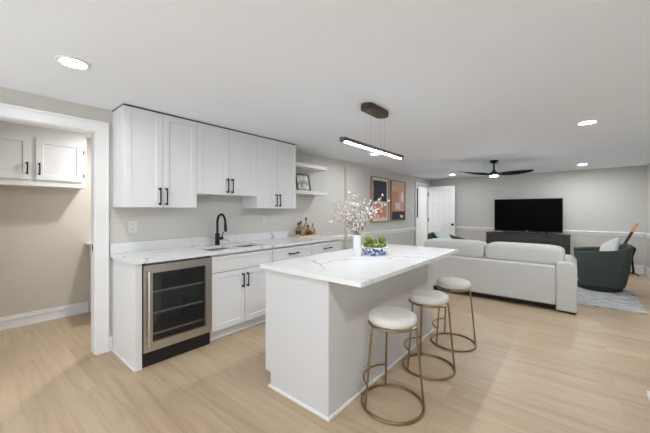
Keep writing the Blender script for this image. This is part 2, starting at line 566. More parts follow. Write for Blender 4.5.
# casings
def casing(name, label, y0, y1, h, w=0.095):
    m = MB()
    for (a, b) in ((y1 - 0.004, y1 + w), (y0 - w, y0 + 0.004)):
        m.box(0.0005, a, 0, 0.018, b, h + w)
        out = b if a > y0 + .1 else a
        m.box(0.0005, out - (0.022 if a > y0 + .1 else 0), 0, 0.026, out + (0 if a > y0 + .1 else 0.022), h + w)
    m.box(0.0005, y0, h - 0.004, 0.018, y1, h + w); m.box(0.0005, y0 - w + 0.022, h + w - 0.022, 0.026, y1 + w - 0.022, h + w)
    # jambs lining the opening
    m.box(-0.122, y1 - 0.012, 0, 0.002, y1, h); m.box(-0.122, y0, 0, 0.002, y0 + 0.012, h); m.box(-0.122, y0, h - 0.012, 0.002, y1, h)
    return struct(m.build(name, 'trim_paint', bev=0.002, off=(0, (y0 + y1) / 2, 0)), label)

c1 = casing('trim_2', 'white casing of the pantry doorway', D0, D1, DH)
MB().box(-0.075, D1 - 0.0145, 0.95, -0.045, D1 - 0.012, 1.01).build('strike_plate', 'black_metal', c1)
casing('trim_3', 'white casing of the far doorway', H0, H1, 2.035, 0.085)

def rail_profile_run(m, axis, wall, sign, a0, a1):
    """chair rail on a wall plane"""
    pr = [(0, 0.765), (0.010, 0.765), (0.014, 0.79), (0.016, 0.805), (0.034, 0.835), (0.034, 0.842), (0, 0.864)]
    if axis == 'x': m.prism([(wall + sign * d, z) for d, z in pr], 'y', a0, a1)
    else: m.prism([(wall + sign * d, z) for d, z in pr], 'x', a0, a1)

def base_run(m, axis, wall, sign, a0, a1, h=0.14):
    for (d, z0, z1) in ((0.014, 0, h), (0.019, h - 0.045, h - 0.03), (0.024, 0, 0.022)):
        if axis == 'x': m.box(wall, a0, z0, wall + sign * d, a1, z1)
        else: m.box(a0, wall, z0, a1, wall + sign * d, z1)

m = MB(); rail_profile_run(m, 'x', 0.0005, 1, 2.87, 3.734)
rail_profile_run(m, 'x', 0.0605, 1, 3.735, 4.31); rail_profile_run(m, 'x', 0.0005, 1, 4.311, H0 - 0.086)
struct(m.build('trim_4', 'trim_paint', bev=0.002), 'white chair rail on the kitchen wall')
m = MB(); rail_profile_run(m, 'y', YB - 0.0005, -1, 0.03, XR - 0.03)
struct(m.build('trim_5', 'trim_paint', bev=0.002), 'white chair rail on the far wall')
m = MB(); rail_profile_run(m, 'x', XR - 0.0005, -1, -2.2, YB - 0.001)
struct(m.build('trim_6', 'trim_paint', bev=0.002), 'white chair rail on the right wall')
m = MB(); base_run(m, 'x', 0.0005, 1, 2.87, 3.734); base_run(m, 'x', 0.0605, 1, 3.735, 4.31); base_run(m, 'x', 0.0005, 1, 4.311, H0 - 0.086)
base_run(m, 'x', 0.0005, 1, D1 + 0.097, -0.002)
struct(m.build('baseboard_left', 'trim_paint', bev=0.002), 'white baseboard of the kitchen wall')
m = MB(); base_run(m, 'y', YB - 0.0005, -1, 0.03, XR - 0.03, 0.17)
struct(m.build('baseboard_back', 'trim_paint', bev=0.002), 'white baseboard of the far wall')
m = MB(); base_run(m, 'x', XR - 0.0005, -1, -2.2, YB - 0.001, 0.17)
struct(m.build('baseboard_right', 'trim_paint', bev=0.002), 'white baseboard of the right wall')
m = MB(); base_run(m, 'x', -1.4995, 1, -2.09, 0.128, 0.14)
struct(m.build('baseboard_pantry', 'trim_paint', bev=0.002), 'white baseboard of the pantry')

# far door, opened flat against the far wall
def six_panel(m, x0, x1, yf, th, h):
    """raised six panel slab facing -Y: grid of stiles and rails over a thinner core"""
    st = 0.115; mid = 0.10
    m.box(x0, yf + 0.014, 0.012, x1, yf + th, h)
    xm = (x0 + x1) / 2
    for (a, b) in ((x0, x0 + st), (xm - mid / 2, xm + mid / 2), (x1 - st, x1)): m.box(a, yf, 0.012, b, yf + 0.0145, h)
    for (a, b) in ((0.012, 0.22), (0.86, 1.03), (1.57, 1.68), (1.92, h)):
        m.box(x0 + st, yf, a, xm - mid / 2, yf + 0.0145, b); m.box(xm + mid / 2, yf, a, x1 - st, yf + 0.0145, b)
    for (a, b) in ((0.22, 0.86), (1.03, 1.57), (1.68, 1.92)):
        for (c, d) in ((x0 + st, xm - mid / 2), (xm + mid / 2, x1 - st)):
            m.box(c + 0.04, yf + 0.003, a + 0.04, d - 0.04, yf + 0.0145, b - 0.04)

m = MB(); six_panel(m, 0.03, 0.795, 7.95, 0.036, 2.03)
door = struct(m.build('door_1', 'trim_paint', bev=0.002, off=(0.03, 7.95, 0)), 'white six panel door standing open')
k = MB(); k.tube([(0.735, 7.951, 0.93), (0.735, 7.94, 0.93)], 0.032, 16); k.tube([(0.735, 7.94, 0.93), (0.735, 7.915, 0.93)], 0.011, 10)
k.squad((0.735, 7.90, 0.93), (0.029, 0.022, 0.029), 0.9, 0.9, 16, 8)
k.build('door_knob', 'black_metal', door, off=(0.03, 7.95, 0))
for z in (0.25, 1.05, 1.80):
    h = MB(); h.box(0.0275, 7.932, z - 0.05, 0.048, 7.9495, z + 0.05); h.tube([(0.036, 7.934, z - 0.052), (0.036, 7.934, z + 0.052)], 0.008, 8)
    h.build('hinge', 'black_metal', door, off=(0.03, 7.95, 0))

m = MB().box(-0.475, YB - 0.045, 1.11, -0.39, YB - 0.022, 2.04)
tag(m.build('wall_panel', 'frame_dark', bev=0.003), 'tall narrow dark panel hung on the white wall beyond the far doorway', 'wall hanging')

# ------------------------------------------------------------------ kitchen run along the left wall
def pull(parent, x, y, z, L_, axis, sign=1, ax='x', name='handle', off=None):
    """bar pull with two posts; centre at surface point; protrudes along ax"""
    m = MB(); h = L_ / 2; d = 0.03 * sign
    def P(u, out):
        p = [x, y, z]; i = 'xyz'.index(ax); p[i] += out; p['xyz'.index(axis)] += u
        return tuple(p)
    m.tube([P(-h, d), P(-h * .5, d), P(h * .5, d), P(h, d)], 0.0068, 10)
    for s in (-1, 1):
        m.tube([P(s * h * 0.86, 0.0003 * sign), P(s * h * 0.86, d)], 0.0068, 10)
        m.tube([P(s * h * 0.86, 0.0003 * sign), P(s * h * 0.86, 0.005 * sign)], 0.011, 10)
    return m.build(name, 'black_metal', parent, off=off)

UP_TOP = CEIL - 0.011
def wall_cabinet(label, y0, y1, z0, split):
    t = thing('wall_cabinet', label, 'cabinet', (0, (y0 + y1) / 2, z0), 0, 'white wall cabinets over the counter')
    MB().box(0.001, y0 + 0.0012, z0, 0.308, y1 - 0.0012, UP_TOP).build('cabinet_body', 'cabinet_paint', t, bev=0.0015)
    for (a, b, s) in ((y0, split, 1), (split, y1, -1)):
        d = MB().shaker('x', 0.33, 0.02, a + 0.002, b - 0.002, z0 + 0.001, UP_TOP - 0.006, 0.057).build('door', 'cabinet_paint', t, bev=0.0012)
        pull(d, 0.33, (b - 0.03) if s > 0 else (a + 0.03), z0 + 0.105, 0.165, 'z')
    return t

wall_cabinet('tall white wall cabinet nearest the pantry doorway', 0.0, 0.664, 1.355, 0.326)
wall_cabinet('shorter white wall cabinet above the sink', 0.664, 1.438, 1.503, 1.05)
wall_cabinet('white wall cabinet beside the floating shelves', 1.438, 2.12, 1.355, 1.775)
m = MB().box(0.002, 0.002, UP_TOP + 0.0005, 0.318, 2.118, CEIL - 0.0005)  # near-black box standing in for the shade over the cabinet tops
tag(m.build('shadow_strip', 'gap_shade'), 'dark shadow strip between the wall cabinets and the ceiling', 'painted shadow')

CT = 0.915; CB = 0.885
BX = 0.612
m = MB().box(0.001, 0.0, 0.0, BX, 0.05, CB - 0.001)
pn = m.build('end_panel', 'cabinet_paint', bev=0.0015)
tag(pn, 'white end panel beside the wine fridge', 'cabinet panel')
MB().box(0.03, -0.012, 0.0, BX, -0.0003, 0.022).build('shoe_moulding', 'trim_paint', pn, bev=0.004, off=pn.location)

# wine fridge
FY0, FY1 = 0.056, 0.668
t = thing('wine_fridge', 'stainless framed glass door wine fridge under the counter', 'wine fridge', (0.3, 0.36, 0))
m = MB()
m.box(0.03, FY0 + 0.004, 0.13, 0.05, FY1 - 0.004, 0.872)
m.box(0.03, FY0 + 0.004, 0.13, 0.572, FY0 + 0.03, 0.872); m.box(0.03, FY1 - 0.03, 0.13, 0.572, FY1 - 0.004, 0.872)
m.box(0.03, FY0 + 0.004, 0.842, 0.572, FY1 - 0.004, 0.872); m.box(0.03, FY0 + 0.004, 0.13, 0.572, FY1 - 0.004, 0.16)
m.build('fridge_body', 'fridge_interior', t)
m = MB()
DZ0, DZ1 = 0.13, 0.862
GY0, GY1, GZ0, GZ1 = FY0 + 0.072, FY1 - 0.065, 0.205, 0.792
m.box(0.575, FY0 + 0.002, DZ0, 0.622, GY0, DZ1); m.box(0.575, GY1, DZ0, 0.622, FY1 - 0.002, DZ1)
m.box(0.575, GY0, DZ0, 0.622, GY1, GZ0); m.box(0.575, GY0, GZ1, 0.622, GY1, DZ1)
fd = m.build('door', 'steel', t)
MB().box(0.598, GY0, GZ0, 0.606, GY1, GZ1).build('glass_pane', 'dark_glass', fd)
m = MB(); hy = FY0 + 0.035
m.tube([(0.662, hy, 0.19), (0.662, hy, 0.815)], 0.012, 12)
for z in (0.235, 0.77): m.tube([(0.6222, hy, z), (0.662, hy, z)], 0.009, 10)
m.build('handle', 'steel', fd)
for z in (0.615, 0.43, 0.25):
    s = MB()
    for i in range(9): s.tube([(0.07, FY0 + 0.06 + i * 0.061, z), (0.545, FY0 + 0.06 + i * 0.061, z)], 0.0025, 6)
    s.build('wire_shelf', 'chrome_rail', t)
    MB().box(0.548, FY0 + 0.035, z - 0.007, 0.562, FY1 - 0.035, z + 0.007).build('shelf_rail', 'rail_white', t)
m = MB(); m.box(0.05, FY0 + 0.004, 0.0, 0.590, FY1 - 0.004, 0.128)
for i in range(9): m.box(0.590, FY0 + 0.03, 0.02 + i * 0.011, 0.593, FY1 - 0.03, 0.026 + i * 0.011)
m.build('toe_grille', 'black_plastic', t)

# base cabinets
def base_cabinet(name, label, cat, y0, y1, split, drawer_pull):
    t = thing(name, label, cat, (0, (y0 + y1) / 2, 0))
    m = MB()
    if drawer_pull:
        m.box(0.001, y0 + 0.001, 0.105, BX - 0.022, y1 - 0.001, CB - 0.001)
    else:      # open box, room for the sink bowls
        m.box(0.001, y0 + 0.001, 0.105, BX - 0.022, y0 + 0.012, CB - 0.001); m.box(0.001, y1 - 0.002, 0.105, BX - 0.022, y1 - 0.001, CB - 0.001)
        m.box(0.001, y0 + 0.012, 0.105, BX - 0.022, y1 - 0.002, 0.13); m.box(0.001, y0 + 0.012, 0.13, 0.02, y1 - 0.002, CB - 0.001)
        m.box(BX - 0.06, y0 + 0.012, 0.13, BX - 0.022, y1 - 0.002, CB - 0.001)
    m.build('cabinet_body', 'cabinet_paint', t)
    k = MB().box(0.001, y0 + 0.001, 0.0, 0.535, y1 - 0.001, 0.1045).build('toe_kick', 'cabinet_paint', t)
    MB().box(0.5353, y0 + 0.001, 0.0, 0.549, y1 - 0.001, 0.022).build('shoe_moulding', 'trim_paint', k, bev=0.003)
    d = MB().shaker('x', BX, 0.02, y0 + 0.003, y1 - 0.003, 0.70, 0.862, 0.04).build('drawer_front', 'cabinet_paint', t, bev=0.0012)
    if drawer_pull: pull(d, BX, (y0 + y1) / 2, 0.781, 0.17, 'y')
    for (a, b, s) in ((y0, split, 1), (split, y1, -1)):
        d = MB().shaker('x', BX, 0.02, a + 0.003, b - 0.003, 0.112, 0.692, 0.057).build('door', 'cabinet_paint', t, bev=0.0012)
        pull(d, BX, (b - 0.03) if s > 0 else (a + 0.03), 0.572, 0.15, 'z')
    return t

base_cabinet('base_cabinet', 'white sink base cabinet with two doors right of the wine fridge', 'cabinet', 0.671, 1.447, 1.06, False)
base_cabinet('base_cabinet', 'white drawer cabinet right of the sink cabinet', 'cabinet', 1.448, 2.142, 1.795, True)
base_cabinet('base_cabinet', 'white drawer cabinet at the far end of the counter', 'cabinet', 2.143, 2.815, 2.48, True)

# countertop with two basin cut-outs, and backsplash
Y0c, Y1c, XF = -0.02, 2.835, 0.648
BA = ((0.695, 1.045), (1.075, 1.435)); BX0, BX1 = 0.185, 0.53
m = MB()
m.box(0.001, Y0c, CB, BX0, Y1c, CT); m.box(BX1, Y0c, CB, XF, Y1c, CT)
for (a, b) in ((Y0c, BA[0][0]), (BA[0][1], BA[1][0]), (BA[1][1], Y1c)): m.box(BX0, a, CB, BX1, b, CT)
ct = m.build('countertop', 'veined_quartz', off=(0, 0, CB), flat=True)
tag(ct, 'long white veined quartz countertop along the kitchen wall', 'countertop')
MB().box(0.001, Y0c, CT + 0.0002, 0.021, Y1c, CT + 0.1).build('backsplash', 'veined_quartz', ct, bev=0.001)

t = thing('kitchen_sink', 'double bowl undermount steel sink set in the long counter', 'sink', (0.36, 1.075, 0.70))
for (a, b) in BA:
    m = MB(); w = 0.008
    m.box(BX0 - w, a - w, 0.70, BX1 + w, b + w, 0.708)
    m.box(BX0 - w, a - w, 0.708, BX0, b + w, CB - 0.001); m.box(BX1, a - w, 0.708, BX1 + w, b + w, CB - 0.001)
    m.box(BX0, a - w, 0.708, BX1, a, CB - 0.001); m.box(BX0, b, 0.708, BX1, b + w, CB - 0.001)
    bowl = m.build('basin', 'sink_steel', t)
    MB().lathe([(0, 0.7085), (0.04, 0.7085), (0.042, 0.711), (0, 0.7115)], ((BX0 + BX1) / 2, (a + b) / 2, 0), 20).build('drain', 'chrome_rail', bowl)

t = thing('kitchen_faucet', 'matte black gooseneck faucet behind the sink', 'faucet', (0.105, 1.03, CT))
m = MB(); m.lathe([(0, 0), (0.03, 0), (0.03, 0.006), (0.026, 0.008), (0.026, 0.135), (0.022, 0.14), (0, 0.14)], (0.105, 1.03, CT + 0.0005), 20)
m.build('faucet_body', 'black_metal', t)
pts = [(0.105, 1.03, CT + 0.13), (0.105, 1.03, CT + 0.2), (0.105, 1.03, CT + 0.27)]
for i in range(1, 13):
    a = PI - PI * i / 12
    pts.append((0.105 + 0.085 + 0.085 * math.cos(a), 1.03, CT + 0.27 + 0.095 * math.sin(a)))
pts += [(0.277, 1.03, CT + 0.245)]
MB().tube(pts, 0.0135, 12).build('gooseneck', 'black_metal', t)
MB().tube([(0.277, 1.03, CT + 0.25), (0.279, 1.03, CT + 0.20), (0.280, 1.03, CT + 0.165)], [0.0155, 0.017, 0.0155], 12).build('spray_head', 'black_metal', t)
m = MB(); m.tube([(0.105, 1.05, CT + 0.075), (0.105, 1.10, CT + 0.075)], 0.017, 12)
m.tube([(0.105, 1.088, CT + 0.08), (0.11, 1.096, CT + 0.12), (0.118, 1.102, CT + 0.155)], [0.007, 0.006, 0.005], 8)
m.build('lever', 'black_metal', t)

# wall plates
def wall_plate(name, label, y, z, w, kind):
    t = thing(name, label, 'outlet' if kind == 'o' else 'switch', (0.0, y, z))
    MB().box(0.0005, y - w / 2, z - 0.06, 0.007, y + w / 2, z + 0.06).build('cover_plate', 'plate_white', t, bev=0.002)
    for dz in ((-0.024, 0.024) if kind == 'o' else (0,)):
        MB().box(0.0072, y - 0.016, z + dz - (0.016 if kind == 'o' else 0.032), 0.009, y + 0.016, z + dz + (0.016 if kind == 'o' else 0.032)).build('socket' if kind == 'o' else 'rocker', 'plate_white', t, bev=0.002)
    if kind == 'o':
        for dz in (-0.024, 0.024):
            for dy in (-0.006, 0.006): MB().box(0.0091, y + dy - 0.0012, z + dz - 0.006, 0.0094, y + dy + 0.0012, z + dz + 0.006).build('slot', 'slot_dark', t)
wall_plate('wall_outlet', 'pale outlet plate below the wall cabinet nearest the doorway', 0.169, 1.161, 0.085, 'o')
wall_plate('wall_outlet', 'pale outlet plate on the wall right of the black faucet', 1.80, 1.19, 0.075, 'o')
wall_plate('light_switch', 'pale light switch plate beside the far doorway', 6.86, 1.34, 0.075, 's')

# floating shelves
for (z, lab) in ((1.575, 'lower white floating shelf holding a small framed print'), (1.985, 'upper white floating shelf beside the wall cabinets')):
    m = MB().box(0.001, 2.125, z, 0.255, 2.914, z + 0.055)
    tag(m.build('floating_shelf', 'cabinet_paint', bev=0.002), lab, 'shelf', 'floating shelves')

# small framed print leaning on the lower shelf
t = thing('picture_frame', 'small dark framed print leaning back on the lower shelf', 'picture frame', (0.15, 2.47, 1.6315), 0)
W, H = 0.30, 0.27
def leanbox(m, y0, y1, z0, z1, d0, d1, ang=0.2):
    c, s = math.cos(ang), math.sin(ang)
    V = []
    for (d, yy, zz) in [(d0, y0, z0), (d1, y0, z0), (d1, y1, z0), (d0, y1, z0), (d0, y0, z1), (d1, y0, z1), (d1, y1, z1), (d0, y1, z1)]:
        V.append((0.15 + d * c - zz * s, 2.47 + yy, 1.632 + d * s + zz * c))
    m.add(V, [(0, 3, 2, 1), (4, 5, 6, 7), (0, 1, 5, 4), (1, 2, 6, 5), (2, 3, 7, 6), (3, 0, 4, 7)])
m = MB(); f = 0.022
leanbox(m, -W / 2, -W / 2 + f, 0, H, 0, 0.02); leanbox(m, W / 2 - f, W / 2, 0, H, 0, 0.02)
leanbox(m, -W / 2 + f, W / 2 - f, 0, f, 0, 0.02); leanbox(m, -W / 2 + f, W / 2 - f, H - f, H, 0, 0.02)
m.build('frame', 'frame_dark', t)
m = MB(); leanbox(m, -W / 2 + f, W / 2 - f, f, H - f, 0.002, 0.009); m.build('print', 'photo_print', t)

# bottles on a tray
t = thing('serving_tray', 'low pale wooden tray holding bottles on the counter', 'tray', (0.16, 2.50, CT))
m = MB(); m.box(0.06, 2.28, CT + 0.0005, 0.26, 2.72, CT + 0.008)
m.build('tray_base', 'tray_wood', t)
m = MB(); m.box(0.06, 2.28, CT + 0.0082, 0.068, 2.72, CT + 0.032); m.box(0.252, 2.28, CT + 0.0082, 0.26, 2.72, CT + 0.032)
m.box(0.068, 2.28, CT + 0.0082, 0.252, 2.288, CT + 0.032); m.box(0.068, 2.712, CT + 0.0082, 0.252, 2.72, CT + 0.032)
m.build('tray_rim', 'tray_wood', t)
def bottle(label, x, y, prof, fill, glass, liq, cap, caplen, lab=None):
    z = CT + 0.0088
    t = thing('bottle', label, 'bottle', (x, y, z), 0, 'bottles on the counter tray')
    MB().lathe(prof, (x, y, z), 24).build('glass', glass, t)
    rb = prof[1][0] - 0.003
    MB().lathe([(0, 0.004), (rb, 0.004), (rb, fill), (0, fill)], (x, y, z), 20).build('drink', liq, t)
    rt, zt = prof[-1]
    MB().lathe([(0, zt - 0.012), (rt + 0.003, zt - 0.012), (rt + 0.004, zt + caplen), (0, zt + caplen)], (x, y, z), 16).build('cap', cap, t)
    if lab:
        MB().lathe([(prof[1][0] + 0.0006, lab[1]), (prof[1][0] + 0.001, lab[1] + .001), (prof[1][0] + 0.001, lab[2]), (prof[1][0] + 0.0006, lab[2] + .001)], (x, y, z), 24).build('paper_label', lab[0], t)
bottle('squat amber bottle with a dark label and black cap, nearest the sink', 0.17, 2.33,
       [(0, 0), (0.044, 0), (0.044, 0.12), (0.028, 0.145), (0.013, 0.16), (0.013, 0.19)], 0.115, 'bottle_glass', 'amber_liquid', 'cap_black', 0.03, ('label_dark', 0.045, 0.10))
bottle('clear bottle with a black stopper and cream label, second on the tray', 0.115, 2.435,
       [(0, 0), (0.042, 0), (0.042, 0.13), (0.026, 0.155), (0.012, 0.17), (0.012, 0.205)], 0.05, 'bottle_glass', 'amber_liquid', 'cap_black', 0.035, ('label_cream', 0.03, 0.09))
bottle('small round label bottle with a short black cap at the tray front', 0.21, 2.50,
       [(0, 0), (0.033, 0), (0.033, 0.09), (0.02, 0.115), (0.011, 0.125), (0.011, 0.15)], 0.08, 'amber_glass', 'amber_liquid', 'cap_black', 0.025, ('label_dark', 0.03, 0.075))
bottle('tallest clear bottle with a dark red top at the tray back', 0.105, 2.565,
       [(0, 0), (0.039, 0), (0.039, 0.15), (0.022, 0.19), (0.012, 0.205), (0.012, 0.265)], 0.07, 'bottle_glass', 'amber_liquid', 'cap_red', 0.025, ('label_cream', 0.04, 0.11))
bottle('slim amber bottle with a cork top at the far end of the tray', 0.165, 2.66,
       [(0, 0), (0.042, 0), (0.042, 0.085), (0.02, 0.12), (0.011, 0.14), (0.011, 0.165)], 0.07, 'bottle_glass', 'amber_liquid', 'cork', 0.03)

# ------------------------------------------------------------------ pantry cabinets
t = thing('wall_cabinet', 'white wall cabinet with black pulls inside the pantry', 'cabinet', (-1.33, -0.6, 1.597))
PX = -1.17
MB().box(-1.499, -1.30, 1.597, PX - 0.02, 0.048, CEIL - 0.001).build('cabinet_body', 'cabinet_paint', t, bev=0.002)
for (a, b, hs) in ((-0.40, 0.012, 0), (-0.87, -0.44, 1), (-1.28, -0.91, 0)):
    d = MB().shaker('x', PX, 0.0195, a, b, 1.665, 2.13, 0.06).build('door', 'cabinet_paint', t, bev=0.0015)
    pull(d, PX, (a + 0.028) if hs == 0 else (b - 0.028), 1.785, 0.13, 'z')
    hy = b + 0.006 if hs == 0 else a - 0.006
    for z in (1.74, 2.02): MB().tube([(PX - 0.006, hy, z - 0.022), (PX - 0.006, hy, z + 0.022)], 0.008, 8).build('hinge', 'black_metal', d)
t = thing('base_cabinet', 'white pantry base cabinet half hidden by the door casing', 'cabinet', (-1.2, 0.5, 0))
MB().box(-1.499, 0.13, 0.0, -0.92, 0.878, 0.878).build('cabinet_body', 'cabinet_paint', t, bev=0.002)
d = MB().shaker('x', -0.90, 0.0195, 0.135, 0.87, 0.70, 0.865, 0.04).build('drawer_front', 'cabinet_paint', t)
pull(d, -0.90, 0.5, 0.78, 0.15, 'y')
d = MB().shaker('x', -0.90, 0.0195, 0.135, 0.5, 0.11, 0.69, 0.057).build('door', 'cabinet_paint', t)
d = MB().shaker('x', -0.90, 0.0195, 0.506, 0.87, 0.11, 0.69, 0.057).build('door', 'cabinet_paint', t)
m = MB().box(-1.499, 0.09, 0.879, -0.87, 0.879, 0.91)
tag(m.build('countertop', 'veined_quartz', bev=0.002), 'white countertop end seen in the pantry beside the door casing', 'countertop')

# ------------------------------------------------------------------ island
IX0, IX1, IY0, IY1 = 1.532, 2.443, 0.55, 2.432
t = thing('kitchen_island', 'white panelled kitchen island with three stools along it', 'island', (1.87, 1.5, 0))
B0, B1, BY0, BY1 = 1.582, 2.183, 0.578, 2.41
m = MB(); m.box(B0 + 0.001, BY0 + 0.021, 0.105, B1 - 0.021, BY1 - 0.001, CB - 0.001); m.box(1.645, BY0 + 0.021, 0.0, B1 - 0.021, BY1 - 0.001, 0.105)
m.build('island_body', 'island_paint', t)
MB().prism([(1.622, 0.0), (B1 - 0.021, 0.0), (B1 - 0.021, CB - 0.001), (1.562, CB - 0.001), (1.562, 0.112), (1.622, 0.112)], 'y', BY0, BY0 + 0.02).build('end_panel', 'island_paint', t, bev=0.0015)
MB().box(B1 - 0.0208, BY0, 0.0, B1, BY1, CB - 0.001).build('back_panel', 'island_paint', t, bev=0.0015)
MB().box(1.61, BY0 - 0.013, 0.0, B1 + 0.013, BY0 - 0.0003, 0.024).build('shoe_moulding', 'trim_paint', t, bev=0.004)
MB().box(B1 + 0.0003, BY0, 0.0, B1 + 0.013, BY1, 0.024).build('shoe_moulding', 'trim_paint', t, bev=0.004)
for i in range(4):
    a = BY0 + 0.024 + i * 0.452
    d = MB().shaker('x', 1.562, 0.0195, a, a + 0.447, 0.115, 0.87, 0.057, sign=-1).build('door', 'island_paint', t, bev=0.0012)
    pull(d, 1.562, a + (0.417 if i % 2 == 0 else 0.03), 0.76, 0.15, 'z', sign=-1)
m = MB().box(IX0, IY0, CB, IX1, IY1, CT)
it = m.build('island_countertop', 'veined_quartz', bev=0.002, off=(1.2, -0.4, CB))
tag(it, 'white veined quartz island top overhanging the stools', 'countertop')

# vase with blossom branches
VX, VY = 1.872, 1.372
t = thing('flower_vase', 'white cylindrical vase on the island holding blossom branches', 'vase', (VX, VY, CT))
MB().lathe([(0, 0.0005), (0.036, 0.0005), (0.040, 0.006), (0.038, 0.06), (0.036, 0.12), (0.0355, 0.185), (0.037, 0.192), (0.034, 0.193), (0.031, 0.185), (0.032, 0.02), (0, 0.018)], (VX, VY, CT), 32).build('vase_body', 'white_ceramic', t)

def fr(u, v, w):   # camera-facing-free local frame: u along the room diagonal, v across it
    return Vector((VX + u * 0.768 - v * 0.64, VY + u * 0.64 + v * 0.768, CT + w))
rnd = random.Random(11)
tips = [(-0.20, 0.03, 0.46, 'white'), (-0.25, 0.05, 0.40, 'pink'), (-0.14, -0.06, 0.50, 'white'), (-0.03, 0.03, 0.60, 'white'), (0.05, -0.05, 0.54, 'white'),
        (0.14, 0.07, 0.50, 'white'), (0.27, 0.0, 0.565, 'white'), (0.32, 0.02, 0.49, 'white'), (0.26, 0.05, 0.42, 'white'), (-0.27, -0.03, 0.32, 'pink'),
        (0.02, 0.08, 0.44, 'pink'), (-0.08, 0.02, 0.54, 'white'), (0.19, -0.03, 0.37, 'white'), (-0.21, 0.0, 0.49, 'white')]
names_b = ['white blossom branch leaning far left', 'pink tipped blossom branch reaching furthest left', 'white blossom branch left of centre, leaning to the room',
           'tallest white blossom branch in the vase', 'upright white blossom branch just right of centre', 'white blossom branch bending right towards the paintings',
           'long white branch crossing the dark painting', 'white branch crossing the peach half of the first painting', 'low white branch drooping right above the fruit bowl',
           'short pink blossom branch hanging low at the left', 'pink budded branch at the middle of the vase', 'white blossom branch leaning slightly left of the tallest',
           'short white branch low on the right of the vase', 'white blossom branch between the left outer twigs']
for bi, ((u, v, w, colr), nm) in enumerate(zip(tips, names_b)):
    a0 = fr(u * 0.03, v * 0.05, 0.03); tip = fr(u * 0.80, v, 0.19 + (w - 0.19) * 0.90)
    t = thing('blossom_branch', nm, 'flower branch', tuple(a0), 0, 'blossom branches in the vase')
    rim = fr(u * 0.075, v * 0.1, 0.19)
    path = [a0, rim]
    for i in range(1, 7):
        s = i / 6
        p = rim.lerp(tip, s); p.z += 0.05 * math.sin(PI * s) * (1 if abs(u) > 0.1 else 0.2)
        p += Vector((rnd.uniform(-1, 1), rnd.uniform(-1, 1), rnd.uniform(-1, 1))) * 0.008
        path.append(p)
    m = MB(); m.tube(path, [0.003, 0.0028] + [0.0026 - 0.0003 * i for i in range(6)], 6)
    ends = []
    for i in range(2, 8):
        for q in range(3):
            base = path[i - 1].lerp(path[i], rnd.random())
            dirv = (path[i] - path[i - 1]).normalized() * 0.5 + Vector((rnd.uniform(-1, 1), rnd.uniform(-1, 1), rnd.uniform(-0.4, 1)))
            e = base + dirv.normalized() * rnd.uniform(0.02, 0.065)
            m.tube([base, base.lerp(e, 0.5) + Vector((0, 0, 0.003)), e], [0.0014, 0.0012, 0.001], 5)
            ends += [(base.lerp(e, 0.5), 0), (e, 1), (base, 0)]
    m.build('stem', 'branch_bark', t)
    pm = MB(); pink = []
    for (e, k) in ends:
        c = Vector(e) + Vector((rnd.uniform(-1, 1), rnd.uniform(-1, 1), rnd.uniform(-1, 1))) * 0.004
        if rnd.random() < 0.35: continue
        if rnd.random() < (0.12 if colr == 'white' else 0.42):
            f0 = len(pm.f); pm.squad(c, (0.005, 0.005, 0.009), 1, 1, 6, 4); pink += range(f0, len(pm.f))
            continue
        n_ = Vector((rnd.uniform(-1, 1), rnd.uniform(-1, 1), rnd.uniform(-0.3, 1))).normalized()
        R = n_.to_track_quat('Z', 'Y').to_matrix()
        for j in range(5):     # five cupped petals
            a = 2 * PI * j / 5
            q = Vector((math.cos(a), math.sin(a), 0)) * 0.0054
            pm.squad(c + R @ q, (0.0048, 0.0048, 0.0016), 1, 1, 6, 4, rot=R)
    bl = pm.build('blossoms', 'petal_white', t)
    bl.data.materials.append(MATS['petal_pink'])
    for i in pink: bl.data.polygons[i].material_index = 1

# fruit bowl with green apples
BXc, BYc = 1.925, 1.585
t = thing('fruit_bowl', 'blue and white patterned bowl of green apples on the island', 'bowl', (BXc, BYc, CT))
MB().lathe([(0, 0.0005), (0.098, 0.0005), (0.102, 0.004), (0.100, 0.009), (0.112, 0.022), (0.123, 0.045), (0.128, 0.066)], (BXc, BYc, CT), 40).build('bowl_body', 'bowl_pattern', t)
MB().lathe([(0.128, 0.0661), (0.131, 0.069), (0.128, 0.072), (0.124, 0.069), (0.112, 0.046), (0.086, 0.026), (0.02, 0.018), (0, 0.018)], (BXc, BYc, CT), 40).build('bowl_rim', 'white_ceramic', t)
ap = thing('green_apple', 'green apple at the bottom left of the fruit bowl', 'apple', (0, 0, 0), 0, 'green apples in the bowl')
prof = [(0, 0.004), (0.010, 0.001), (0.020, 0.004), (0.031, 0.018), (0.036, 0.036), (0.034, 0.052), (0.025, 0.065), (0.013, 0.067), (0.005, 0.062), (0, 0.058)]
MB().lathe(prof, (0, 0, 0), 24).build('apple_flesh', 'apple_skin', ap)
MB().tube([(0, 0, 0.058), (0.002, 0.001, 0.068), (0.006, 0.002, 0.076)], [0.0015, 0.0015, 0.002], 6).build('stem', 'apple_stem', ap)
spots = [(-0.052, -0.042, 0.036), (0.052, -0.045, 0.036), (0.0, 0.066, 0.037), (0.070, 0.032, 0.042), (-0.070, 0.033, 0.042), (0.0, -0.078, 0.048), (0.005, 0.005, 0.077), (0.062, -0.005, 0.097), (-0.052, 0.012, 0.098)]
labs = ['green apple low on the left side of the fruit bowl', 'green apple low on the right front of the fruit bowl', 'green apple low at the back of the fruit bowl', 'green apple at the right rear of the fruit bowl',
        'green apple at the left rear of the fruit bowl', 'green apple at the front rim of the fruit bowl', 'green apple in the middle of the pile in the bowl', 'green apple on top at the right of the pile', 'green apple on top at the left of the pile']
